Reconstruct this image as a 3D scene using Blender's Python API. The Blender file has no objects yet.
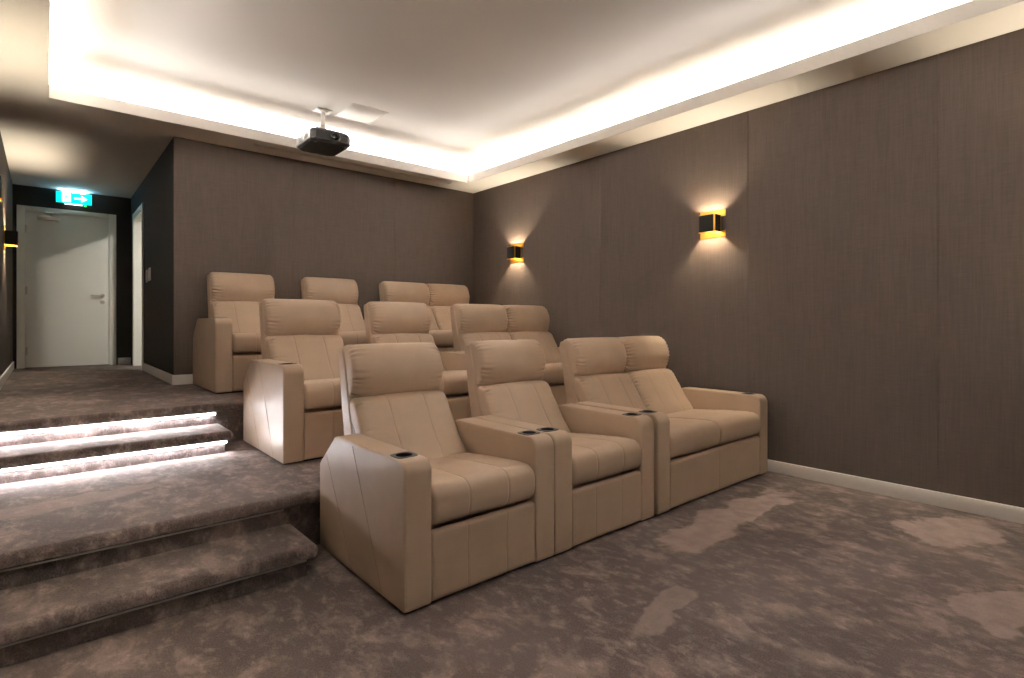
import bpy, bmesh, math, random
from mathutils import Vector, Matrix, noise
random.seed(7)
PI = math.pi
S = bpy.context.scene
COL = S.collection

# ------------------------------------------------------------------ materials
def new_mat(name):
    m = bpy.data.materials.new(name); m.use_nodes = True
    nt = m.node_tree; nt.nodes.clear()
    out = nt.nodes.new('ShaderNodeOutputMaterial')
    b = nt.nodes.new('ShaderNodeBsdfPrincipled')
    nt.links.new(b.outputs[0], out.inputs[0])
    return m, nt, b

def nd(nt, kind, **kw):
    n = nt.nodes.new(kind)
    for k, v in kw.items():
        if hasattr(n, k): setattr(n, k, v)
        else: n.inputs[k.replace('_', ' ')].default_value = v
    return n

def plain(name, col, rough=.5, metal=0., bump=0., bscale=200., spec=.5):
    m, nt, b = new_mat(name)
    b.inputs['Base Color'].default_value = (*col, 1)
    b.inputs['Roughness'].default_value = rough
    b.inputs['Metallic'].default_value = metal
    b.inputs['Specular IOR Level'].default_value = spec
    tc = nd(nt, 'ShaderNodeTexCoord')
    nz = nd(nt, 'ShaderNodeTexNoise'); nz.inputs['Scale'].default_value = bscale; nz.inputs['Detail'].default_value = 3
    nt.links.new(tc.outputs['Object'], nz.inputs['Vector'])
    if bump:
        bp = nd(nt, 'ShaderNodeBump'); bp.inputs['Strength'].default_value = bump; bp.inputs['Distance'].default_value = .002
        nt.links.new(nz.outputs['Fac'], bp.inputs['Height']); nt.links.new(bp.outputs[0], b.inputs['Normal'])
    else:
        mr = nd(nt, 'ShaderNodeMapRange'); mr.inputs['To Min'].default_value = max(0, rough-.04); mr.inputs['To Max'].default_value = min(1, rough+.04)
        nt.links.new(nz.outputs['Fac'], mr.inputs['Value']); nt.links.new(mr.outputs[0], b.inputs['Roughness'])
    return m

def emit(name, col, strength):
    m, nt, b = new_mat(name)
    b.inputs['Base Color'].default_value = (*col, 1)
    b.inputs['Emission Color'].default_value = (*col, 1)
    b.inputs['Emission Strength'].default_value = strength
    return m

def leather(name, col, rough=.45):
    m, nt, b = new_mat(name)
    tc = nd(nt, 'ShaderNodeTexCoord')
    n1 = nd(nt, 'ShaderNodeTexNoise'); n1.inputs['Scale'].default_value = 6; n1.inputs['Detail'].default_value = 4
    nt.links.new(tc.outputs['Object'], n1.inputs['Vector'])
    rp = nd(nt, 'ShaderNodeValToRGB')
    rp.color_ramp.elements[0].position = .3; rp.color_ramp.elements[1].position = .7
    rp.color_ramp.elements[0].color = (*[c*.95 for c in col], 1); rp.color_ramp.elements[1].color = (*[min(1, c*1.05) for c in col], 1)
    nt.links.new(n1.outputs['Fac'], rp.inputs[0]); nt.links.new(rp.outputs[0], b.inputs['Base Color'])
    b.inputs['Roughness'].default_value = rough
    b.inputs['Specular IOR Level'].default_value = .55
    vo = nd(nt, 'ShaderNodeTexVoronoi'); vo.inputs['Scale'].default_value = 260
    nt.links.new(tc.outputs['Object'], vo.inputs['Vector'])
    bp = nd(nt, 'ShaderNodeBump'); bp.inputs['Strength'].default_value = .12; bp.inputs['Distance'].default_value = .001
    nt.links.new(vo.outputs['Distance'], bp.inputs['Height']); nt.links.new(bp.outputs[0], b.inputs['Normal'])
    return m

def fabric_wall(name, col):
    m, nt, b = new_mat(name)
    g = nd(nt, 'ShaderNodeNewGeometry')
    def stretched(sx, sy, sz, detail, off):
        mp = nd(nt, 'ShaderNodeMapping'); mp.inputs['Scale'].default_value = (sx, sy, sz); mp.inputs['Location'].default_value = (off, off*.7, off*1.3)
        nt.links.new(g.outputs['Position'], mp.inputs['Vector'])
        n = nd(nt, 'ShaderNodeTexNoise'); n.inputs['Scale'].default_value = 1; n.inputs['Detail'].default_value = detail
        nt.links.new(mp.outputs[0], n.inputs['Vector']); return n
    v = stretched(150, 150, 5, 2, 0)        # vertical threads
    h = stretched(9, 9, 150, 2, 5)          # horizontal threads
    big = stretched(14, 14, 1.2, 2, 9)
    a1 = nd(nt, 'ShaderNodeMath', operation='ADD'); hs = nd(nt, 'ShaderNodeMath', operation='MULTIPLY_ADD'); hs.inputs[1].default_value = .7; hs.inputs[2].default_value = .15
    nt.links.new(h.outputs['Fac'], hs.inputs[0]); nt.links.new(v.outputs['Fac'], a1.inputs[0]); nt.links.new(hs.outputs[0], a1.inputs[1])
    a2 = nd(nt, 'ShaderNodeMath', operation='MULTIPLY_ADD'); a2.inputs[1].default_value = .25
    nt.links.new(big.outputs['Fac'], a2.inputs[0]); nt.links.new(a1.outputs[0], a2.inputs[2])
    mr = nd(nt, 'ShaderNodeMapRange'); mr.inputs['From Min'].default_value = .75; mr.inputs['From Max'].default_value = 1.5
    nt.links.new(a2.outputs[0], mr.inputs['Value'])
    rp = nd(nt, 'ShaderNodeValToRGB')
    rp.color_ramp.elements[0].color = (*[c*.82 for c in col], 1); rp.color_ramp.elements[1].color = (*[c*1.18 for c in col], 1)
    nt.links.new(mr.outputs[0], rp.inputs[0]); nt.links.new(rp.outputs[0], b.inputs['Base Color'])
    b.inputs['Roughness'].default_value = .85; b.inputs['Specular IOR Level'].default_value = .15
    bp = nd(nt, 'ShaderNodeBump'); bp.inputs['Strength'].default_value = .25; bp.inputs['Distance'].default_value = .001
    nt.links.new(a1.outputs[0], bp.inputs['Height']); nt.links.new(bp.outputs[0], b.inputs['Normal'])
    return m

def carpet(name, dark, light):
    m, nt, b = new_mat(name)
    g = nd(nt, 'ShaderNodeNewGeometry'); P = g.outputs['Position']
    def nz(scale, detail, dist, off=0., rough=.55, sc=(1, 1, 1)):
        mp = nd(nt, 'ShaderNodeMapping'); mp.inputs['Location'].default_value = (off, off*.6, 0); mp.inputs['Scale'].default_value = sc
        nt.links.new(P, mp.inputs['Vector'])
        n = nd(nt, 'ShaderNodeTexNoise'); n.inputs['Scale'].default_value = scale; n.inputs['Detail'].default_value = detail
        n.inputs['Distortion'].default_value = dist; n.inputs['Roughness'].default_value = rough
        nt.links.new(mp.outputs[0], n.inputs['Vector']); return n.outputs['Fac']
    def mth(op, a, b_, c=None):
        n = nd(nt, 'ShaderNodeMath', operation=op)
        for i, v in enumerate((a, b_, c)):
            if v is None: continue
            if isinstance(v, (int, float)): n.inputs[i].default_value = v
            else: nt.links.new(v, n.inputs[i])
        return n.outputs[0]
    def rng(v, a, b_, lo=0., hi=1.):
        n = nd(nt, 'ShaderNodeMapRange'); n.interpolation_type = 'SMOOTHSTEP'
        n.inputs['From Min'].default_value = a; n.inputs['From Max'].default_value = b_
        n.inputs['To Min'].default_value = lo; n.inputs['To Max'].default_value = hi
        nt.links.new(v, n.inputs['Value']); return n.outputs[0]
    broad = rng(nz(1.1, 2, .2, 3.), .40, .66)
    mid = rng(nz(5.2, 5, .3, 7., .66, (1.3, .85, 1)), .46, .68)
    fine = rng(nz(17, 4, .2, 1., .68, (1.25, .75, 1)), .48, .74)
    v = mth('MULTIPLY_ADD', broad, .14, mth('MULTIPLY', mid, .36))
    v = mth('MULTIPLY_ADD', fine, .34, mth('ADD', v, .02))
    # strokes where the pile has been brushed the other way
    wob = nz(4.0, 6, .3, 11., .68)
    wn = nd(nt, 'ShaderNodeTexNoise'); wn.inputs['Scale'].default_value = 3.2; wn.inputs['Detail'].default_value = 3
    nt.links.new(P, wn.inputs['Vector'])
    ws = nd(nt, 'ShaderNodeVectorMath', operation='SUBTRACT'); ws.inputs[1].default_value = (.5, .5, .5); nt.links.new(wn.outputs['Color'], ws.inputs[0])
    wm = nd(nt, 'ShaderNodeVectorMath', operation='MULTIPLY'); wm.inputs[1].default_value = (.55, .40, 0); nt.links.new(ws.outputs[0], wm.inputs[0])
    wa = nd(nt, 'ShaderNodeVectorMath', operation='ADD'); nt.links.new(P, wa.inputs[0]); nt.links.new(wm.outputs[0], wa.inputs[1]); WP = wa.outputs[0]
    tex = rng(nz(11, 4, .2, 4., .6), .25, .75, .62, 1.)
    for (cx, cy, hx, hy, rot, amt) in BRUSHED:
        mp = nd(nt, 'ShaderNodeMapping'); mp.vector_type = 'TEXTURE'
        mp.inputs['Location'].default_value = (cx, cy, 0); mp.inputs['Rotation'].default_value = (0, 0, rot); mp.inputs['Scale'].default_value = (hx, hy, 1)
        nt.links.new(WP, mp.inputs['Vector'])
        ln = nd(nt, 'ShaderNodeVectorMath', operation='LENGTH'); nt.links.new(mp.outputs[0], ln.inputs[0])
        d = mth('MULTIPLY_ADD', wob, 1.0, mth('ADD', ln.outputs['Value'], -.5))
        v = mth('MAXIMUM', v, mth('MULTIPLY', mth('MULTIPLY', rng(d, .80, 1.06, 1., 0.), tex), amt*1.35))
    pile = nz(170, 2, 0, 2.)
    v = mth('MULTIPLY_ADD', rng(pile, .3, .7), .16, mth('ADD', v, -.05))
    rp = nd(nt, 'ShaderNodeValToRGB')
    rp.color_ramp.elements[0].color = (*dark, 1); rp.color_ramp.elements[1].color = (*light, 1)
    nt.links.new(v, rp.inputs[0]); nt.links.new(rp.outputs[0], b.inputs['Base Color'])
    b.inputs['Roughness'].default_value = .95; b.inputs['Specular IOR Level'].default_value = .05
    b.inputs['Sheen Weight'].default_value = .25; b.inputs['Sheen Roughness'].default_value = .5
    b.inputs['Sheen Tint'].default_value = (.9, .8, .75, 1)
    bp = nd(nt, 'ShaderNodeBump'); bp.inputs['Strength'].default_value = .35; bp.inputs['Distance'].default_value = .006
    nt.links.new(mth('MULTIPLY_ADD', mid, .3, pile), bp.inputs['Height']); nt.links.new(bp.outputs[0], b.inputs['Normal'])
    return m

FILL, FILL_SPREAD, FILL_TILT = 2.0, 38, .055
BRUSHED = [(3.20, 1.66, .80, .15, -.02, .62), (3.92, .76, .42, .19, -.25, .58), (3.10, .38, .34, .14, -.1, .56), (1.2, 1.25, .35, .10, .5, .34), (2.0, 1.3, .30, .09, .2, .34), (.15, 3.5, .40, .14, .1, .34)]
LEATHER = (.525, .395, .285)
M = dict(
    leather=leather('beige_leather', LEATHER),
    stitch=leather('seam_thread', (.41, .295, .20), .6),
    carpet=carpet('taupe_carpet', (.056, .044, .041), (.44, .341, .306)),
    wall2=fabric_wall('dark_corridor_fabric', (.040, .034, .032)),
    wall=fabric_wall('taupe_wall_fabric', (.098, .077, .064)),
    gap=plain('panel_gap', (.02, .016, .013), .9),
    ceil=plain('ceiling_paint', (.80, .77, .73), .85, bump=.05, bscale=90),
    white=plain('white_paint', (.90, .87, .83), .4),
    door=plain('door_paint', (.88, .885, .83), .4),
    black=plain('black_plastic', (.014, .013, .012), .45),
    dark=plain('dark_grey_metal', (.10, .095, .09), .35, .7),
    cupm=plain('dark_cup_plate', (.045, .042, .04), .35, .6),
    steel=plain('brushed_steel', (.62, .58, .52), .3, .9),
    gold=plain('polished_brass', (.83, .47, .09), .3, 1.),
    glass=plain('lens_glass', (.01, .012, .02), .05),
    dif=plain('frosted_diffuser', (.42, .40, .37), .5),
    cover=plain('black_lamp_shell', (.009, .008, .007), .7, spec=.2),
    cove=emit('cove_led', (1., .97, .95), 400.),
    led=emit('step_led', (.95, .95, 1.), 112.),
    bulb=emit('sconce_bulb', (1., .85, .63), 2700.),
    downlight=emit('downlight_lens', (1., .95, .84), 820.),
    exit=emit('exit_green', (.0, .60, .62), 1.3),
    exitw=emit('exit_white', (.85, 1., 1.), 2.2),
    exitb=emit('exit_downlight', (.35, .75, 1.), 150.),
    green=emit('green_indicator', (.05, .9, .15), 1.5),
)

# ------------------------------------------------------------------ mesh builder
class MB:
    def __init__(s): s.v = []; s.f = []; s.m = []; s.sm = []
    def add(s, vs, fs, mi=0, smooth=False):
        o = len(s.v); s.v += [tuple(p) for p in vs]
        for f in fs:
            s.f.append([i+o for i in f]); s.m.append(mi if isinstance(mi, int) else 0); s.sm.append(smooth)
    def box(s, x0, x1, y0, y1, z0, z1, mi=0, bev=0.):
        if bev <= 0:
            vs = [(x, y, z) for z in (z0, z1) for y in (y0, y1) for x in (x0, x1)]
            s.add(vs, [(0, 2, 3, 1), (4, 5, 7, 6), (0, 1, 5, 4), (2, 6, 7, 3), (0, 4, 6, 2), (1, 3, 7, 5)], mi)
        else:
            bm = bmesh.new(); bmesh.ops.create_cube(bm, size=1)
            for v in bm.verts: v.co = Vector(((x0+x1)/2+v.co.x*(x1-x0), (y0+y1)/2+v.co.y*(y1-y0), (z0+z1)/2+v.co.z*(z1-z0)))
            bmesh.ops.bevel(bm, geom=bm.edges[:], offset=bev, segments=2, affect='EDGES', profile=.5)
            s.bm(bm, mi)
    def bm(s, bm, mi=0, smooth=False):
        bm.verts.ensure_lookup_table(); bm.verts.index_update()
        s.add([v.co[:] for v in bm.verts], [[v.index for v in f.verts] for f in bm.faces], mi, smooth); bm.free()
    def prism(s, poly, axis, a, b, mi=0):
        # poly: list of 2D points; axis 'x','y','z' is the extrusion direction
        def P(p, t): return {'x': (t, p[0], p[1]), 'y': (p[0], t, p[1]), 'z': (p[0], p[1], t)}[axis]
        n = len(poly)
        s.add([P(p, a) for p in poly]+[P(p, b) for p in poly],
              [list(range(n))[::-1], list(range(n, 2*n))]+[(i, (i+1) % n, n+(i+1) % n, n+i) for i in range(n)], mi)
    def tube(s, pts, r, mi=0, seg=8, closed=False):
        pts = [Vector(p) for p in pts]; n = len(pts); rings = []
        for i, p in enumerate(pts):
            a = pts[(i-1) % n] if (closed or i) else p; b = pts[(i+1) % n] if (closed or i < n-1) else p
            t = (b-a).normalized(); u = t.orthogonal().normalized() if abs(t.x) > .9 else t.cross(Vector((1, 0, 0))).normalized(); w = t.cross(u)
            rings.append([p+(u*math.cos(k*2*PI/seg)+w*math.sin(k*2*PI/seg))*r for k in range(seg)])
        vs = [q for rg in rings for q in rg]; fs = []
        for i in range(n if closed else n-1):
            j = (i+1) % n
            for k in range(seg): fs.append((i*seg+k, i*seg+(k+1) % seg, j*seg+(k+1) % seg, j*seg+k))
        if not closed: fs += [list(range(seg))[::-1], [(n-1)*seg+k for k in range(seg)]]
        s.add(vs, fs, mi, True)
    def lathe(s, prof, c, axis='z', seg=32, mi=0):
        # prof: (radius, height) pairs from start to end
        vs = []; fs = []; n = len(prof)
        for k in range(seg):
            a = 2*PI*k/seg
            for r, h in prof:
                x, y = r*math.cos(a), r*math.sin(a)
                q = {'z': (x, y, h), 'y': (x, h, y), 'x': (h, x, y)}[axis]
                vs.append((c[0]+q[0], c[1]+q[1], c[2]+q[2]))
        for k in range(seg):
            l = (k+1) % seg
            for i in range(n-1): fs.append((k*n+i, l*n+i, l*n+i+1, k*n+i+1))
        s.add(vs, fs, mi, True)
    def build(s, name, mats, parent=None, angle=40):
        me = bpy.data.meshes.new(name); me.from_pydata(s.v, [], s.f)
        for m in (mats if isinstance(mats, (list, tuple)) else [mats]): me.materials.append(m)
        me.polygons.foreach_set('material_index', s.m)
        bm = bmesh.new(); bm.from_mesh(me); bmesh.ops.recalc_face_normals(bm, faces=bm.faces[:]); bm.to_mesh(me); bm.free()
        me.polygons.foreach_set('use_smooth', [True]*len(me.polygons)); me.set_sharp_from_angle(angle=math.radians(angle))
        o = bpy.data.objects.new(name, me); COL.objects.link(o)
        if parent: o.parent = parent
        return o

def tag(o, label=None, cat=None, group=None, kind=None):
    if label: o['label'] = label
    if cat: o['category'] = cat
    if group: o['group'] = group
    if kind: o['kind'] = kind
    return o
def empty(name, loc=(0, 0, 0)):
    o = bpy.data.objects.new(name, None); o.location = loc; o.empty_display_size = .1; COL.objects.link(o); return o
def structure(o, label=None): return tag(o, label, None, None, 'structure')
def copy_tree(o, parent=None):
    c = o.copy(); COL.objects.link(c); c.parent = parent
    for ch in list(o.children): copy_tree(ch, c)
    return c

# ------------------------------------------------------------------ dimensions
XL, XR = -.31, 4.43          # side walls
YB, YF = 5.985, -1.45        # back and front walls
XC, YD = .925, 9.38          # corridor wall, end-door wall
ZS, ZC = 2.95, 3.22          # dropped soffit, raised ceiling
Z1, Z2 = .303, .606          # platform levels
OX0, OX1, OY0, OY1 = .025, 4.05, -.95, 5.585   # ceiling opening

# ------------------------------------------------------------------ setting
b = MB(); b.box(XL-.1, XR+.1, YF-.1, 3.2, -.1, 0); structure(b.build('floor', M['carpet']), 'brushed taupe carpet on the lowest level of the room')

def nosed(x0, x1, y0, y1, ztop, zbot, over=.045, th=.062, r=.028, side=False):
    """carpeted level: riser block under a bull-nosed tread; y0 is the nose"""
    prof = []
    for k in range(9):
        a = PI+k*PI/2/8          # lower nose corner
        prof.append((y0+.015+.015*math.cos(a), ztop-th+.015+.015*math.sin(a)))
    low = prof; up = []
    for k in range(11):
        a = PI/2+k*PI/2/10       # top nose corner
        up.append((y0+r+r*math.cos(a), ztop-r+r*math.sin(a)))
    poly = [(y1, zbot), (y1, ztop)]+up+low+[(y0+over, ztop-th), (y0+over, zbot)]
    m = MB()
    if not side: m.prism(poly, 'x', x0, x1)
    else:
        # tread with a rounded free right end
        n = 10; w = .028
        def sect(x, ins):
            q = []
            for (y, z) in poly:
                yy = y; zz = z
                if z > ztop-th-1e-4:
                    zz = ztop-th/2+(z-(ztop-th/2))*(1-ins*.9*(th/2-.004)/(th/2)) if z <= ztop else z
                    if y < y0+over: yy = y+ins*w*.8
                q.append((x if z > ztop-th-1e-4 and not (abs(z-(ztop-th)) < 1e-6 and y >= y0+over-1e-6) else min(x, x1-over), yy, zz))
            return q
        secs = [sect(x0, 0), sect(x1-w, 0)]
        for k in range(1, n+1):
            a = k/n*PI/2; secs.append(sect(x1-w+w*math.sin(a), 1-math.cos(a)))
        L = len(poly); vs = [p for s_ in secs for p in s_]; fs = [list(range(L))[::-1], list(range((len(secs)-1)*L, len(secs)*L))]
        for i in range(len(secs)-1):
            for k in range(L): fs.append((i*L+k, i*L+(k+1) % L, (i+1)*L+(k+1) % L, (i+1)*L+k))
        m.add(vs, fs)
    return m
NY1, NY2 = 2.872, 4.415      # platform noses
NS1, NS2 = 2.55, 4.09      # step noses
structure(nosed(XL, XR, NY1, 4.75, Z1, 0).build('floor_middle_platform', M['carpet']), 'middle carpeted platform carrying the second row of seats')
structure(nosed(XL, XR, NY2, YD+.1, Z2, Z1-.05).build('floor_upper_platform', M['carpet']), 'upper carpeted platform carrying the back row and the corridor')
tag(nosed(XL, .985, NS1, NY1+.045, .151, 0, side=True).build('carpeted_step', M['carpet']), 'unlit carpeted step rising from the lowest floor to the middle platform', 'step', 'carpeted steps', 'structure')
tag(nosed(XL, .985, NS2, NY2+.045, .4545, Z1, side=True).build('carpeted_step', M['carpet']), 'carpeted step with glowing strip rising from middle to upper platform', 'step', 'carpeted steps', 'structure')

def strip(name, x0, x1, yr, zt, lit, label):
    t = empty(name, ((x0+x1)/2, yr, zt)); tag(t, label, 'light strip', 'light strips under the step noses')
    w = (x1-x0)/2
    hh = .024 if lit else .007
    c = MB(); c.box(-w, w, -.006, -.0005, -hh, 0); c.build('channel', M['steel'], t)
    d = MB()
    if lit:
        d.box(-w+.004, w-.004, -.014, -.006, -.0185, -.0105)
        for sx in (-1, 1):
            e = MB(); e.box(sx*w-.0035, sx*w+.0035, -.016, -.0005, -.024, 0); e.build('end_cap', M['steel'], t)  # caps added to block light from the strip ends
        d.build('diffuser', M['led'], t)
    else:
        d.box(-w+.002, w-.002, -.012, -.006, -.006, -.001); d.build('diffuser', M['dif'], t)
for zt, ny, where in ((Z2, NY2, 'upper platform edge'), (.4545, NS2, 'small upper step')):
    strip('light_strip', XL+.006, .95, ny+.045, zt-.064, True, 'glowing white light strip under the %s' % where)
for zt, ny, where in ((Z1, NY1, 'middle platform edge'), (.151, NS1, 'lowest step')):
    strip('light_strip', XL+.006, .93, ny+.020, zt-.0625, False, 'unlit grey light strip under the %s' % where)

# walls ------------------------------------------------------------
def panel_wall(name, axis, at, cuts, z0, z1, th, sign, label, inset=0., mat='wall'):
    """boards with hairline joints on a dark backing; axis is the wall's running direction"""
    m = MB(); g = .0016
    for a, c in zip(cuts[:-1], cuts[1:]):
        lo, hi = a+(g if a != cuts[0] else 0), c-(g if c != cuts[-1] else 0)
        n0, n1 = sorted((at, at+sign*.02))
        if axis == 'y': m.box(n0, n1, lo, hi, z0, z1)
        else: m.box(lo, hi, n0, n1, z0, z1)
    n0, n1 = sorted((at+sign*.0195, at+sign*th))
    if axis == 'y': m.box(n0, n1, cuts[0]+inset, cuts[-1], z0, z1, 1)
    else: m.box(cuts[0]+inset, cuts[-1], n0, n1, z0, z1, 1)
    return structure(m.build(name, [M[mat], M['gap']]), label)
panel_wall('wall_right', 'y', XR, [YF, -.37, .90, 2.167, 3.755, YB+.1], 0, ZC, .12, 1, 'long dark taupe fabric wall carrying the lit sconces')
panel_wall('wall_back', 'x', YB, [XC, 2.02, 3.242, XR], Z2-.02, ZC, .12, 1, 'dark taupe fabric wall behind the back row of seats', .122)
panel_wall('wall_left', 'y', XL, [YF, 1.3, 3.6, 5.9, 7.9, YD], 0, ZC, .12, -1, 'dark fabric wall along the steps and corridor')
panel_wall('wall_front', 'x', YF, [XL, 1.2, 2.9, XR], 0, ZC, .12, -1, 'dark fabric wall facing the seats', 0., 'wall2')
D2A, D2B, D2T = 8.10, 8.98, 2.610
m = MB()
m.box(XC, XC+.12, YB+.02, D2A, Z2-.02, ZC); m.box(XC, XC+.12, D2B, YD, Z2-.02, ZC); m.box(XC, XC+.12, D2A, D2B, D2T, ZC)
structure(m.build('wall_corridor', M['wall2']), 'dark corridor wall with the side doorway and the switches')
DX0, DX1, DT = -.242, .727, 2.662
m = MB()
m.box(XL, DX0, YD, YD+.12, Z2-.02, ZC); m.box(DX1, XC+.12, YD, YD+.12, Z2-.02, ZC); m.box(DX0, DX1, YD, YD+.12, DT, ZC)
structure(m.build('wall_end', M['wall2']), 'dark wall at the end of the corridor around the white door')

COVE = [(OX0-.054, OX0-.032, OY0, OY1), (OX1+.032, OX1+.054, OY0, OY1), (OX0, OX1, OY1+.032, OY1+.054), (OX0, OX1, OY0-.054, OY0-.032)]
# ceiling: raised tray, dropped soffit ring with upstand lip ------------
m = MB()
m.box(XL-.1, XR+.1, YF-.1, YB+.1, ZC, ZC+.08)
LIP = .102
def ring(z0, z1, a, c):      # a: inner offset from opening, c: outer offset
    m.box(OX0-c, OX0-a, OY0-c, OY1+c, z0, z1); m.box(OX1+a, OX1+c, OY0-c, OY1+c, z0, z1)
    e = (c-a)*.5; m.box(OX0-a-e, OX1+a+e, OY1+a, OY1+c-.001, z0, z1); m.box(OX0-a-e, OX1+a+e, OY0-c+.001, OY0-a, z0, z1)
m.box(XL-.1, OX0, YF-.1, YD+.1, ZS, ZS+.02); m.box(OX0, XC+.14, OY1, YD+.1, ZS, ZS+.02)
# back soffit with the slot for the linear diffuser
SX0, SX1, SY0, SY1 = 1.56, 3.90, 5.705, 5.775
m.box(XC+.14, SX0, OY1, YB+.1, ZS, ZS+.02); m.box(SX1, XR+.1, OY1, YB+.1, ZS, ZS+.02)
m.box(SX0, SX1, OY1, SY0, ZS, ZS+.02); m.box(SX0, SX1, SY1, YB+.1, ZS, ZS+.02)
m.box(OX1, XR+.1, YF-.1, OY1, ZS, ZS+.02); m.box(OX0, OX1, YF-.1, OY0, ZS, ZS+.02)
ring(ZS+.02, ZS+LIP, 0., .018)
ring(ZS+.02, ZC, .20, .215)
for (x0, x1, y0, y1) in COVE: m.box(x0, x1, y0, y1, ZS+.02, ZS+.026)
structure(m.build('ceiling', M['ceil']), 'pale ceiling with a raised lit tray and dropped border')
for i, (x0, x1, y0, y1) in enumerate(COVE):
    c = MB(); c.box(x0, x1, y0, y1, ZS+.026, ZS+.036)
    tr = structure(c.build('trim_cove_light_%d' % (i+1), M['cove']), 'glowing light line inside the ceiling cove')
    # added fill light without a fixture, throwing its light flat across the tray
    ld = bpy.data.lights.new('tray_fill', 'AREA'); ld.shape = 'RECTANGLE'; ln = max(x1-x0, y1-y0)
    ld.size = ln; ld.size_y = .016; ld.spread = math.radians(FILL_SPREAD); ld.color = (1., .93, .86); ld.energy = FILL*ln
    lo = bpy.data.objects.new('tray_fill', ld); COL.objects.link(lo)
    xc, yc = (x0+x1)/2, (y0+y1)/2
    pos, aim = [((OX0-.094, yc), (1, 0)), ((OX1+.094, yc), (-1, 0)), ((xc, OY1+.094), (0, -1)), ((xc, OY0-.094), (0, 1))][i]
    lo.location = (*pos, ZS+LIP-.010)
    lo.rotation_euler = Vector((aim[0], aim[1], FILL_TILT)).to_track_quat('-Z', 'Y').to_euler()
    lo.parent = tr

# baseboards --------------------------------------------------------
def bb(name, x0, x1, y0, y1, z):
    c = MB(); c.box(x0, x1, y0, y1, z, z+.094, bev=.004); structure(c.build(name, M['white']), 'white baseboard')
bb('baseboard_right', XR-.016, XR, YF, NY1+.04, 0)
bb('baseboard_back', XC-.016, XR, YB-.016, YB, Z2)
bb('baseboard_corridor', XC-.016, XC, YB, D2A-.065, Z2)
bb('baseboard_left', XL, XL+.016, 4.5, YD, Z2)
bb('baseboard_end', DX1+.05, XC, YD-.016, YD, Z2)
bb('baseboard_front', XL, XR, YF, YF+.016, 0)

# doors --------------------------------------------------------------
d = tag(empty('door_1', ((DX0+DX1)/2, YD, Z2)), 'white flush door at the end of the corridor under the exit sign', None, None, 'structure')
ox, oy, oz = d.location
def L(x): return x-ox
m = MB(); fw = .05
m.box(L(DX0)-.03, L(DX0)+fw, -.02, .10, 0, DT-oz+.03, bev=.003); m.box(L(DX1)-fw, L(DX1)+.03, -.02, .10, 0, DT-oz+.03, bev=.003)
m.box(L(DX0)+fw, L(DX1)-fw, -.02, .10, DT-oz-.03, DT-oz+.03, bev=.003)
m.build('door_frame', M['door'], d)
lx0, lx1, lt = L(DX0)+fw+.003, L(DX1)-fw-.003, DT-oz-.033
m = MB(); m.box(lx0, lx1, -.002, .042, .008, lt, bev=.002); leaf = m.build('door_leaf', M['door'], d)
for hz in (.22, 1.0, 1.79):
    m = MB(); m.lathe([(0, -.05), (.007, -.05), (.007, .05), (0, .05)], (lx0-.002, -.012, hz), seg=12); m.box(lx0, lx0+.02, -.005, -.002, hz-.05, hz+.05); m.build('hinge', M['steel'], d)
m = MB()
hx = lx1-.07
m.lathe([(0, 0), (.026, 0), (.026, -.01), (0, -.01)], (hx, -.002, .955), 'y', 24)
m.tube([(hx, -.01, .955), (hx, -.05, .955), (hx-.008, -.058, .955), (hx-.13, -.058, .955)], .0095, seg=10)
m.build('lever_handle', M['steel'], leaf)
m = MB(); m.lathe([(0, 0), (.025, 0), (.025, -.009), (0, -.009)], (hx, -.002, .865), 'y', 24); m.box(hx-.004, hx+.004, -.0125, -.011, .85, .88); m.build('lock_escutcheon', M['steel'], leaf)
m = MB(); m.box(lx0+.115, lx0+.335, -.05, -.002, lt-.105, lt-.045, bev=.006); cl = m.build('door_closer', M['steel'], d)
m = MB(); m.lathe([(0, 0), (.014, 0), (.014, .02), (0, .02)], (lx0+.26, -.026, lt-.046), seg=12)
m.tube([(lx0+.26, -.026, lt-.022), (lx0+.20, -.15, lt-.018)], .007); m.tube([(lx0+.20, -.15, lt-.018), (lx0+.30, -.018, lt+.012)], .007)
m.build('closer_arm', M['steel'], cl)

d2 = tag(empty('door_2', (XC, (D2A+D2B)/2, Z2)), 'pale side doorway in the corridor wall beside the switches', None, None, 'structure')
w2 = (D2B-D2A)/2; h2 = D2T-Z2
m = MB()
for s in (-1, 1):
    y0, y1 = sorted((s*(w2+.055), s*(w2-.0)))
    m.box(-.016, .0, y0, y1, 0, h2+.055, bev=.003)
    y0, y1 = sorted((s*w2, s*(w2-.028))); m.box(-.012, .118, y0, y1, 0, h2)
m.box(-.016, 0, -w2, w2, h2, h2+.055, bev=.003); m.box(-.012, .118, -w2+.028, w2-.028, h2-.028, h2)
m.build('door_frame', M['door'], d2)
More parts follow.
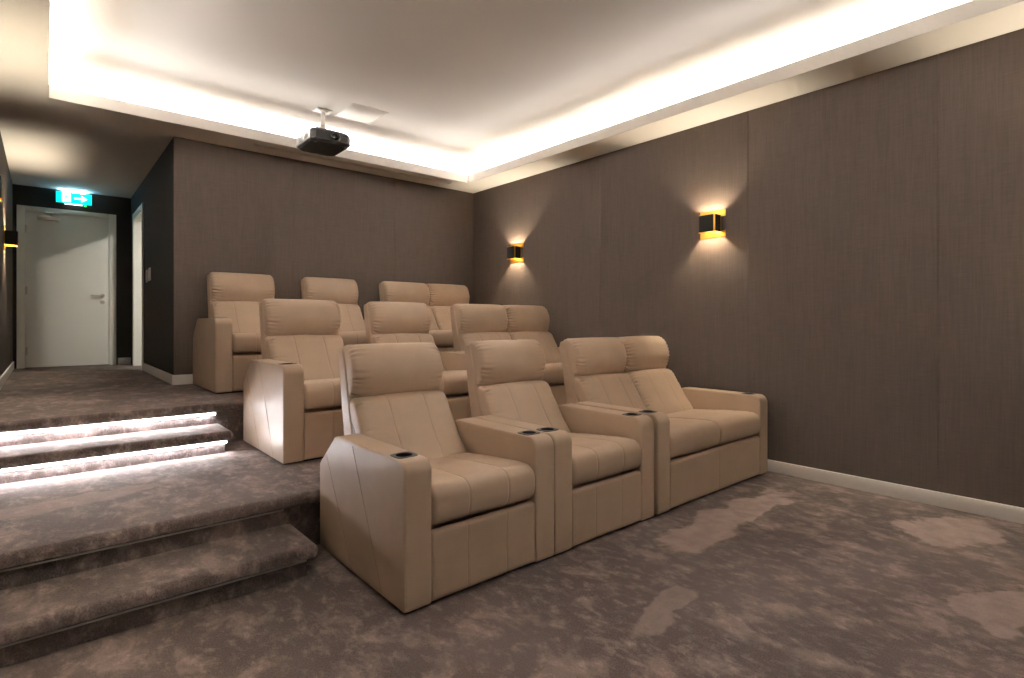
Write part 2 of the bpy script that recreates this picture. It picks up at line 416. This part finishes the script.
# the leaf stands open, swung into the side room
m = MB(); m.box(.125, .125+2*w2-.06, w2-.070, w2-.030, .008, h2-.031, bev=.002); l2 = m.build('door_leaf', M['door'], d2)
hx2 = .125+2*w2-.13
m = MB(); m.lathe([(0, w2-.070), (.026, w2-.070), (.026, w2-.080), (0, w2-.080)], (hx2, 0, .95), 'y', 20); m.tube([(hx2, w2-.08, .95), (hx2, w2-.12, .95), (hx2-.12, w2-.12, .95)], .009); m.build('lever_handle', M['steel'], l2)
RX0, RX1, RY0, RY1, RZ = XC+.12, 3.0, 6.6, YD, 2.90
m = MB()
m.box(RX1, RX1+.1, RY0-.1, RY1+.1, Z2-.02, RZ+.1); m.box(RX0, RX1, RY0-.1, RY0, Z2-.02, RZ+.1); m.box(RX0+.005, RX1, RY1, RY1+.1, Z2-.02, RZ+.1)
structure(m.build('wall_side_room', M['ceil']), 'pale walls of the side room behind the open doorway')
m = MB(); m.box(RX0+.005, RX1+.1, RY0-.1, RY1+.1, RZ, RZ+.1); structure(m.build('ceiling_side_room', M['ceil']), 'pale ceiling of the side room')
m = MB(); m.box(RX0-.12, RX1, RY0, RY1, Z2-.1, Z2-.0005); structure(m.build('floor_side_room', M['carpet']), 'carpet of the side room')
t = tag(empty('ceiling_downlight', (1.62, 7.46, RZ)), 'round downlight in the side room beyond the open corridor doorway', 'ceiling light')
m = MB(); m.lathe([(.055, -.004), (.075, -.006), (.082, 0), (.055, 0)], (0, 0, 0), seg=32); m.build('trim_ring', M['white'], t)
m = MB(); m.lathe([(0, -.003), (.055, -.003), (.055, 0), (0, 0)], (0, 0, 0), seg=32); m.build('lens', M['downlight'], t)

# switches -----------------------------------------------------------
for i, (y, z, mat, lab) in enumerate(((7.72, 1.745, M['dif'], 'grey wall switch plate on the corridor wall, the one nearer the side doorway'),
                                      (7.51, 1.752, M['white'], 'white wall switch plate on the corridor wall, the one nearer the seats'))):
    t = tag(empty('wall_switch', (XC, y, z)), lab, 'switch', 'switch plates in the corridor')
    m = MB(); m.box(-.010, 0, -.062, .062, -.075, .075, bev=.004); m.build('cover_plate', mat, t)
    m = MB(); m.box(-.016, -.009, -.03, .03, -.045, .045, bev=.002); m.build('rocker', mat, t)

# exit sign -------------------------------------------------------------
t = tag(empty('exit_sign', (.298, YD, 2.848)), 'glowing teal emergency exit sign with running figure above the end door', 'exit sign')
m = MB(); m.box(-.19, .19, -.055, 0, -.075, .075, bev=.006); cs = m.build('housing', M['dark'], t)
m = MB(); m.box(-.186, .186, -.061, -.0552, -.071, .071); fc = m.build('sign_face', M['exit'], t)
m = MB()
yf, yb = -.0625, -.0612
m.prism([(-.125, -.055), (-.035, -.055), (-.035, .055), (-.125, .055)], 'y', yf, yb)          # white doorway
m.prism([(.0, -.011), (.076, -.011), (.076, -.044), (.138, 0), (.076, .044), (.076, .011), (.0, .011)], 'y', yf, yb)   # arrow
m.build('pictogram', M['exitw'], t)
m = MB(); yf, yb = -.0640, -.0627
c = (-.077, .036); m.prism([(c[0]+.009*math.cos(k*PI/6), c[1]+.009*math.sin(k*PI/6)) for k in range(12)], 'y', yf, yb)
def limb(pts, r):
    for p, q in zip(pts[:-1], pts[1:]):
        dx, dz = q[0]-p[0], q[1]-p[1]; l = math.hypot(dx, dz); nx, nz = -dz/l*r, dx/l*r
        m.prism([(p[0]+nx, p[1]+nz), (p[0]-nx, p[1]-nz), (q[0]-nx, q[1]-nz), (q[0]+nx, q[1]+nz)], 'y', yf, yb)
limb([(-.080, .024), (-.088, -.010)], .009)
limb([(-.080, .020), (-.062, .010), (-.050, .018)], .004); limb([(-.082, .020), (-.102, .016), (-.108, -.002)], .004)
limb([(-.088, -.010), (-.066, -.020), (-.070, -.044)], .005); limb([(-.088, -.010), (-.096, -.030), (-.118, -.034)], .005)
m.build('running_figure', M['exit'], t)
m = MB(); m.box(-.10, .09, -.05, -.012, -.083, -.0752); m.build('light_window', M['exitw'], t)
m = MB(); m.box(-.12, .12, -.045, -.015, .0752, .080); m.build('top_light', M['exitb'], t)
m = MB(); m.box(.105, .13, -.05, -.03, -.095, -.0752, bev=.003); m.build('indicator', M['green'], t)

# sconces -----------------------------------------------------------------
def make_sconce():
    """local: wall plane x=0, sticks out to -x"""
    t = empty('wall_sconce')
    m = MB(); m.prism([(-.118, -.122), (.118, -.122), (.118, -.066), (.075, -.066), (.075, .056), (.118, .056), (.118, .112), (-.118, .112), (-.118, .056), (-.075, .056), (-.075, -.066), (-.118, -.066)], 'x', -.004, 0); m.build('back_plate', M['gold'], t)
    w, dp, zt, zb = .073, .10, .067, -.077
    m = MB(); e = .0025
    m.box(-dp, -dp+e, -w, w, zb, zt); m.box(-dp+e, -.004, -w, -w+e, zb, zt); m.box(-dp+e, -.004, w-e, w, zb, zt)
    m.build('shell', M['cover'], t)
    m = MB(); e2 = .0045
    m.box(-dp+e, -dp+e2, -w+e, w-e, zb+.001, zt-.001); m.box(-dp+e2, -.004, -w+e, -w+e2, zb+.001, zt-.001); m.box(-dp+e2, -.004, w-e2, w-e, zb+.001, zt-.001)
    m.build('shell_lining', M['gold'], t)
    m = MB()
    for s in (-1,):
        y0, y1 = sorted((s*(w+.002), s*(w-.012)))
        m.box(-dp-.002, -dp, y0, y1, zb, zt); y0, y1 = sorted((s*(w+.002), s*w)); m.box(-dp, -dp+.008, y0, y1, zb, zt)
    m.box(-dp-.003, -dp+.001, -w-.002, w+.002, zb-.008, zb); m.box(-dp-.003, -dp+.001, -w-.002, w+.002, zt, zt+.004)
    m.build('brass_edging', M['gold'], t)
    m = MB(); m.box(-.038, -.004, -.012, .012, -.012, .012); m.tube([(-.038, 0, 0), (-.05, 0, 0)], .008); m.build('lamp_holder', M['dark'], t)
    m = MB(); r = .016
    m.lathe([(r*math.sin(k*PI/8), -.045+r*math.cos(k*PI/8)-.018) for k in range(9)], (0, 0, 0), 'x', 12); m.build('bulb', M['bulb'], t)
    return t
proto = make_sconce()
SC = [(XR, 2.48, 2.055, 0, 'lit black and brass sconce on the right wall, above the front-row loveseat'),
      (XR, 5.08, 2.055, 0, 'lit black and brass sconce on the right wall, near the back corner'),
      (XR, .14, 2.055, 0, 'lit black and brass sconce on the right wall, out of view past the front row'),
      (XL, 7.55, 2.055, PI, 'lit black and brass sconce on the left corridor wall, beside the end door'),
      (XL, 4.75, 2.055, PI, 'lit black and brass sconce on the left wall above the glowing steps'),
      (XL, 2.0, 2.055, PI, 'lit black and brass sconce on the left wall above the lowest floor')]
for i, (x, y, z, rz, lab) in enumerate(SC):
    o = proto if i == 0 else copy_tree(proto)
    o.location = (x, y, z); o.rotation_euler = (0, 0, rz); tag(o, lab, 'wall lamp', 'black and brass up-and-down sconces')

# projector -----------------------------------------------------------------
t = tag(empty('projector', (2.04, 5.18, 2.87)), 'black video projector hanging from the ceiling under a white bracket', 'projector')
def octo(w, d, cf, cb): return [(-w+cf, -d), (w-cf, -d), (w, -d+cf*1.1), (w, d-cb), (w-cb, d), (-w+cb, d), (-w, d-cb), (-w, -d+cf*1.1)]
bm = bmesh.new()
def loop(w, d, cf, cb, z): return [bm.verts.new((x, y, z)) for x, y in octo(w, d, cf, cb)]
rings = [loop(.175, .205, .035, .05, 0), loop(.195, .225, .04, .05, .02), loop(.195, .225, .04, .05, .10), loop(.175, .205, .035, .05, .122)]
for a, c in zip(rings[:-1], rings[1:]):
    for k in range(8): bm.faces.new((a[k], a[(k+1) % 8], c[(k+1) % 8], c[k]))
bm.faces.new(rings[0][::-1]); bm.faces.new(rings[-1])
m = MB(); m.bm(bm); m.build('body', M['black'], t, 25)
m = MB(); m.lathe([(.030, -.215), (.046, -.225), (.048, -.244), (.040, -.247), (.034, -.238), (.030, -.228)], (.02, 0, .056), 'y', 32); m.build('lens_ring', M['dark'], t)
m = MB(); m.lathe([(0, -.236), (.015, -.235), (.030, -.228), (.034, -.222)], (.02, 0, .056), 'y', 32); m.build('lens', M['glass'], t)
for sx in (-1, 1):
    for y0, n in ((-.13, 9), (.03, 7)):
        m = MB()
        for k in range(n): m.box(sx*.1955-.0015, sx*.1955+.0015, y0+k*.012, y0+.006+k*.012, .03, .08)
        m.build('side_vent', M['dif' if sx < 0 else 'dark'], t)  # left vents in paler grey: the lit side is painted into their colour
m = MB()
for k in range(6): m.box(.095, .145, -.2265, -.2235, .034+k*.008, .038+k*.008)
m.build('front_vent', M['dark'], t)
for fx, fy in ((-.14, -.16), (.14, -.16), (0, .16)):
    m = MB(); m.lathe([(0, -.008), (.014, -.008), (.016, 0), (0, .0)], (fx, fy, 0), seg=14); m.build('adjusting_foot', M['dark'], t)
br = tag(empty('projector_bracket', (2.02, 5.14, ZC)), 'white ceiling bracket and pole holding the black projector', 'bracket')
m = MB(); m.box(-.075, .075, -.055, .055, -.006, 0, bev=.002); m.lathe([(0, -.006), (.045, -.006), (.04, -.018), (.02, -.022)], (0, 0, 0), seg=24); m.build('ceiling_plate', M['white'], br)
m = MB(); m.lathe([(.017, -.01), (.017, -.175), (0, -.175)], (0, 0, 0), seg=20); m.build('pole', M['white'], br)
m = MB(); m.lathe([(0, -.14), (.026, -.142), (.028, -.175), (.018, -.19), (0, -.19)], (0, 0, 0), seg=20); m.tube([(-.04, 0, -.165), (.04, 0, -.165)], .006); m.build('tilt_joint', M['steel'], br)
for ex, ey in ((-.10, -.12), (.12, -.14), (-.08, .13), (.11, .12)):
    m = MB(); m.tube([(0, 0, -.186), (ex*.85, ey*.85, -.190), (ex, ey, -.198), (ex, ey, -.2275)], .006); m.lathe([(0, -.2275), (.011, -.2275), (.011, -.222), (0, -.222)], (ex, ey, 0), seg=12); m.build('mounting_arm', M['steel'], br)

# ceiling hatch & slot diffuser ----------------------------------------------
t = tag(empty('ceiling_hatch', (2.34, 4.99, ZC)), 'square white access hatch in the raised ceiling beside the projector', 'hatch')
m = MB(); w, dd = .185, .21
m.box(-w, w, -dd, -dd+.014, -.004, 0); m.box(-w, w, dd-.014, dd, -.004, 0); m.box(-w, -w+.014, -dd+.014, dd-.014, -.004, 0); m.box(w-.014, w, -dd+.014, dd-.014, -.004, 0)
m.build('frame', M['white'], t)
m = MB(); m.box(-w+.017, w-.017, -dd+.017, dd-.017, -.0025, -.0005, bev=.0008); m.build('hatch_panel', M['white'], t)
t = tag(empty('linear_diffuser', ((SX0+SX1)/2, (SY0+SY1)/2, ZS)), 'long narrow air slot in the ceiling border above the back wall', 'air vent')
hw, hd = (SX1-SX0)/2, (SY1-SY0)/2
m = MB(); m.box(-hw, hw, -hd, -hd+.008, -.004, .05); m.box(-hw, hw, hd-.008, hd, -.004, .05); m.box(-hw, -hw+.008, -hd+.008, hd-.008, -.004, .05); m.box(hw-.008, hw, -hd+.008, hd-.008, -.004, .05); m.build('frame', M['ceil'], t)
m = MB(); m.box(-hw, hw, -hd, hd, .05, .055); m.build('plenum', M['gap'], t)  # near-black colour deepens the shade inside the slot
for yy in (-.008,):
    m = MB(); m.prism([(yy-.003, .004), (yy, .002), (yy+.012, .034), (yy+.009, .036)], 'x', -hw+.008, hw-.008); m.build('blade', M['dif'], t)

# ------------------------------------------------------------------ seats
def smooth_loop(pts, n):
    """closed Catmull-Rom through pts resampled to n points by arc length"""
    N = len(pts); raw = []
    for i in range(N):
        p0, p1, p2, p3 = (Vector(pts[(i+k-1) % N]) for k in range(4))
        for k in range(16):
            t = k/16
            raw.append(.5*((2*p1)+(p2-p0)*t+(2*p0-5*p1+4*p2-p3)*t*t+(3*p1-p0-3*p2+p3)*t**3))
    return resample(raw, n)
def resample(raw, n):
    raw = [Vector(p) for p in raw]; R = raw+[raw[0]]; d = [0]
    for a, c in zip(R[:-1], R[1:]): d.append(d[-1]+(c-a).length)
    T = d[-1]; out = []; j = 0
    for k in range(n):
        t = T*k/n
        while d[j+1] < t: j += 1
        f = (t-d[j])/max(1e-9, d[j+1]-d[j]); out.append(R[j].lerp(R[j+1], f))
    return out
def round_poly(pts, radii, seg=6):
    out = []; n = len(pts)
    for i in range(n):
        p = Vector(pts[i]); a = (Vector(pts[i-1])-p); c = (Vector(pts[(i+1) % n])-p); r = radii[i] if isinstance(radii, (list, tuple)) else radii
        if r <= 0: out.append(p); continue
        la, lc = a.length, c.length; a.normalize(); c.normalize()
        ang = math.acos(max(-1, min(1, a.dot(c)))); t = min(r/math.tan(ang/2), la*.49, lc*.49); r_ = t*math.tan(ang/2)
        ctr = p+(a+c).normalized()*(r_/math.sin(ang/2)); s = p+a*t-ctr; e = p+c*t-ctr
        for k in range(seg+1):
            f = k/seg; v = s.lerp(e, f); v = v.normalized()*r_; out.append(ctr+v)
    return out
def normals(P):
    n = len(P); area = sum(P[i].x*P[(i+1) % n].y-P[(i+1) % n].x*P[i].y for i in range(n)); sg = 1 if area > 0 else -1; out = []
    for i in range(n):
        t = P[(i+1) % n]-P[i-1]; out.append(Vector((t.y, -t.x)).normalized()*sg)
    return out

def extruded(m, prof, x0, x1, r=.012, ends=6):
    """profile swept along x with rounded-over end edges"""
    N = normals(prof); L = len(prof); secs = []
    st = [(x0+r-r*math.cos(k/ends*PI/2), r-r*math.sin(k/ends*PI/2)) for k in range(ends+1)]
    st = st+[(x0+x1-x, i) for x, i in st[::-1]]
    for x, ins in st: secs.append([(x, p.x-q.x*ins, p.y-q.y*ins) for p, q in zip(prof, N)])
    vs = [p for s_ in secs for p in s_]; fs = [list(range(L)), list(range((len(secs)-1)*L, len(secs)*L))[::-1]]
    for i in range(len(secs)-1):
        for k in range(L): fs.append((i*L+k, (i+1)*L+k, (i+1)*L+(k+1) % L, i*L+(k+1) % L))
    m.add(vs, fs, 0, True)

def cushion(prof, x0, x1, r=.035, seams=(), pucker=0., crown=0., seed=0, face=(-1, .2), freq=9, lpuck=1., rpuck=1., nose=.0):
    """stuffed leather cushion: profile in (y,z) swept over x, rolled ends, stitched seams, gathered ends"""
    m = MB(); N = normals(prof); L = len(prof); xs = set()
    k = 0.
    while k < r: xs.add(round(x0+r-r*math.cos(k/r*PI/2), 5)); xs.add(round(x1-r+r*math.cos(k/r*PI/2), 5)); k += r/7
    e = r
    while e < .13: xs.add(round(x0+e, 5)); xs.add(round(x1-e, 5)); e += .008
    x = x0+.13
    while x < x1-.13: xs.add(round(x, 5)); x += .022
    for s in seams:
        for q in (-.012, -.006, -.0028, -.0012, .0012, .0028, .006, .012): xs.add(round(s+q, 5))
    xs = sorted(xs); kept = [xs[0]]
    for x in xs[1:]:
        if x-kept[-1] > .0011: kept.append(x)
    xs = kept; secs = []; F = Vector(face).normalized()
    peri = [0.]
    for i in range(1, L): peri.append(peri[-1]+(prof[i]-prof[i-1]).length)
    for x in xs:
        eL, eR = x-x0, x1-x; e = min(eL, eR); ins = 0.
        if e < r: ins = r-math.sqrt(max(0, r*r-(r-e)**2))
        t = (x-x0)/(x1-x0); row = []
        for i, (p, q) in enumerate(zip(prof, N)):
            fm = max(0., q.dot(F)); d = -ins
            d += crown*max(0., math.sin(PI*t))**.7*fm**.8
            for s in seams:
                d -= .0026*math.exp(-((x-s)/.0036)**2)*(1 if q.y > -.9 else 0)
            if pucker:
                for ee, on in ((eL, lpuck), (eR, rpuck)):
                    if on and ee < .16:
                        ph = peri[i]*freq*2*PI/.30
                        nv = noise.noise(Vector((peri[i]*18, ee*9, seed*3.1+on)))
                        wv = (.5+.5*math.sin(ph+2.2*nv+ee*14*math.sin(seed+i*0.07)))**2
                        d -= on*pucker*wv*math.exp(-max(0, ee-.008)/(.030+.026*nv))*min(1.3, max(.15, .75+1.1*nv))*(.35+.65*min(1, fm*1.6))*min(1, ee/.02)
                nv = noise.noise(Vector((x*7, p.x*9, p.y*9+seed*5)))
                d += .0035*nv*fm
            row.append((x, p.x+q.x*d, p.y+q.y*d))
        secs.append(row)
    vs = [p for s_ in secs for p in s_]
    for i in range(len(secs)-1):
        xm = (xs[i]+xs[i+1])/2; mi = 1 if any(abs(xm-s) < .00125 for s in seams) else 0
        m.add([], [], 0)
        for k in range(L):
            m.f.append((i*L+k, (i+1)*L+k, (i+1)*L+(k+1) % L, i*L+(k+1) % L)); m.m.append(mi); m.sm.append(True)
    m.v = [tuple(p) for p in vs]
    m.f += [list(range(L)), list(range((len(secs)-1)*L, len(secs)*L))[::-1]]; m.m += [0, 0]; m.sm += [True, True]
    return m

AW = .13
ARM = round_poly([(0, .013), (0, .627), (.70, .627), (.903, .455), (.903, .013)], [.012, .06, .06, .05, .012], 8)
HEAD = smooth_loop([(.93, .790), (.842, .785), (.806, .84), (.792, .92), (.822, 1.015), (.875, 1.066), (.935, 1.072), (.965, 1.04), (.95, .90)], 120)
BACK = smooth_loop([(.93, .775), (.845, .788), (.772, .774), (.712, .69), (.632, .565), (.555, .465), (.55, .38), (.70, .36), (.80, .45), (.87, .62)], 110)
SEAT = smooth_loop([(.04, .334), (.006, .342), (-.008, .375), (-.010, .42), (-.004, .458), (.022, .486), (.075, .497), (.28, .488), (.50, .464), (.66, .448), (.69, .40), (.66, .343), (.35, .337), (.15, .337)], 110)
SHELL = round_poly([(.79, .34), (.885, .34), (.895, .55), (.982, 1.015), (.975, 1.05), (.915, 1.056), (.79, .60)], [.01, .01, .02, .02, .015, .02, .02], 4)
FOOT = round_poly([(.003, .017), (.003, .312), (.05, .312), (.05, .017)], .012, 5)
MATS = [M['leather'], M['stitch']]
CY = .122   # cup centre behind the arm front

def make_arm(x0, outer):
    """x0: left face; outer: -1 the left arm, +1 the right arm"""
    m = MB(); extruded(m, ARM, x0, x0+AW, .013)
    o = m.build('armrest', MATS)
    cu = MB(); cu.lathe([(0, .552), (.037, .552), (.037, .70), (0, .70)], (x0+AW/2, CY, 0), seg=40)
    bm = bmesh.new()
    c = cu.build('cutter', M['leather']); me = c.data
    bm.from_mesh(me); bmesh.ops.remove_doubles(bm, verts=bm.verts[:], dist=1e-5); bmesh.ops.recalc_face_normals(bm, faces=bm.faces[:]); bm.to_mesh(me); bm.free()
    md = o.modifiers.new('cut', 'BOOLEAN'); md.operation = 'DIFFERENCE'; md.object = c; md.solver = 'EXACT'
    dg = bpy.context.evaluated_depsgraph_get(); ev = bpy.data.meshes.new_from_object(o.evaluated_get(dg))
    bpy.data.objects.remove(o); bpy.data.objects.remove(c)
    m = MB(); m.v = [v.co[:] for v in ev.vertices]; m.f = [list(p.vertices) for p in ev.polygons]; m.m = [0]*len(m.f); m.sm = [True]*len(m.f)
    xo = x0 if outer < 0 else x0+AW
    for (ya, za), (yb_, zb_) in (((.808, .515), (.50, .020)), ((.495, .612), (.195, .020))):
        m.tube([(xo, ya, za), (xo, yb_, zb_)], .0016, 1, 6)
    for xx in (x0+.0035, x0+AW-.0035):     # piping along both edges
        nn = normals(ARM); m.tube([(xx, p.x-q.x*.0045, p.y-q.y*.0045) for p, q in zip(ARM, nn)], .0024, 0, 6, True)
    return m

def cup(x0):
    m = MB(); cx = x0+AW/2; w, d, z0, z1, r = .051, .046, .6265, .6300, .0365
    rim = []; K = 48
    for k in range(K):
        a = 2*PI*k/K; c, s = math.cos(a), math.sin(a); q = (abs(c)**5+abs(s)**5)**(-1/5)
        rim.append((cx+w*c*q, CY+d*s*q))
    hole = [(cx+r*math.cos(2*PI*k/K), CY+r*math.sin(2*PI*k/K)) for k in range(K)]
    lay = [[(x, y, z0) for x, y in rim], [(x, y, z1-.001) for x, y in rim], [(cx+(x-cx)*.98, CY+(y-CY)*.98, z1) for x, y in rim], [(x, y, z1) for x, y in hole]]
    vs = [p for l in lay for p in l]; fs = []
    for i in range(3):
        for k in range(K): fs.append((i*K+k, i*K+(k+1) % K, (i+1)*K+(k+1) % K, (i+1)*K+k))
    m.add(vs, fs, 0)
    m2 = MB(); m2.lathe([(r, z1), (r-.001, z1-.001), (r-.001, .556), (0, .556)], (cx, CY, 0), seg=40)
    return m, m2

def make_seat(name, W, seats):
    t = empty(name)
    i0, i1 = AW+.002, W-AW-.002; sw = (i1-i0)/seats
    for x0, outer in ((0, -1), (W-AW, 1)):
        a = make_arm(x0, outer).build('armrest', MATS, t, 35)
        p, wl = cup(x0); cp = p.build('cup_holder', M['cupm'], a); wl.build('cup_well', M['black'], cp)
    m = MB(); extruded(m, SHELL, i0-.001, i1+.001, .014, 5)
    m.build('back_shell', MATS, t, 35)
    m = MB(); m.box(i0, i1, .15, .86, .02, .345); m.build('base_frame', M['leather'], t)
    m = MB(); m.box(.02, W-.02, .05, .87, 0, .0155); m.build('plinth', M['black'], t)
    for k in range(seats):
        a, c = i0+k*sw, i0+(k+1)*sw; g = .002; ga = .007 if k == 0 else g; gc = .007 if k == seats-1 else g
        lp = 1; rp = 1
        th = [a+sw*.32, a+sw*.70]
        cushion(SEAT, a+g, c-g, .022, th if seats == 1 else (), .0025, .008, k, (-.2, 1), 5).build('seat_cushion', MATS, t, 60)
        cushion(BACK, a+ga*.6, c-gc*.6, .034, th, .021, .014, k+3, (-.8, .5), 10, 1., .55).build('backrest', MATS, t, 60)
        cushion(HEAD, a+ga, c-gc, .030, (), .034, .010, k+7, (-1, .2), 10, 1., .5).build('headrest', MATS, t, 60)
    th = [i0+sw*(k+f) for k in range(seats) for f in (.32, .70)]
    if seats == 2: th = [i0+sw]
    cushion(resample(FOOT, 60), i0+.001, i1-.001, .006, th, 0, 0, 5, (-1, 0)).build('footrest_panel', MATS, t, 50)
    return t

ROWS = [(1.963, 0., 'front row', (1.108, 1.968, 2.862)), (3.495, Z1, 'middle row', (1.124, 1.985, 2.89)), (4.96, Z2, 'back row', (1.058, 1.957, 2.87))]
CW, LW = .857, 1.48
rec = make_seat('recliner', CW, 1); love = make_seat('loveseat_recliner', LW, 2)
first = True
for y, z, row, xs in ROWS:
    for x, lab in ((xs[0], 'beige leather single recliner at the step end of the %s' % row),
                   (xs[1], 'beige leather single recliner in the %s, between the other single and the loveseat' % row)):
        o = rec if first else copy_tree(rec); first = False
        o.location = (x, y, z); tag(o, lab, 'recliner', 'single beige recliners')
for i, (y, z, row, xs) in enumerate(ROWS):
    o = love if i == 0 else copy_tree(love)
    o.location = (xs[2], y, z); tag(o, 'beige leather two-seat recliner by the sconce wall in the %s' % row, 'loveseat', 'two-seat beige recliners')

# ------------------------------------------------------------------ world, camera, view
w = bpy.data.worlds.new('World'); S.world = w; w.use_nodes = True
w.node_tree.nodes['Background'].inputs[0].default_value = (0, 0, 0, 1)
cam = bpy.data.cameras.new('Camera'); co = bpy.data.objects.new('Camera', cam); COL.objects.link(co)
cam.sensor_width = 36; cam.lens = 546/1024*36; cam.shift_y = -17/1024; cam.clip_start = .05
co.location = (0, 0, 1.2); co.rotation_euler = (PI/2, 0, math.atan2(638, 546)-PI/2)
S.camera = co
S.view_settings.view_transform = 'Standard'; S.view_settings.look = 'None'; S.view_settings.gamma = 1; S.view_settings.use_curve_mapping = False
S.view_settings.exposure = .76
S.cycles.max_bounces = 10; S.cycles.diffuse_bounces = 7; S.cycles.use_denoising = True; S.cycles.sample_clamp_indirect = 8
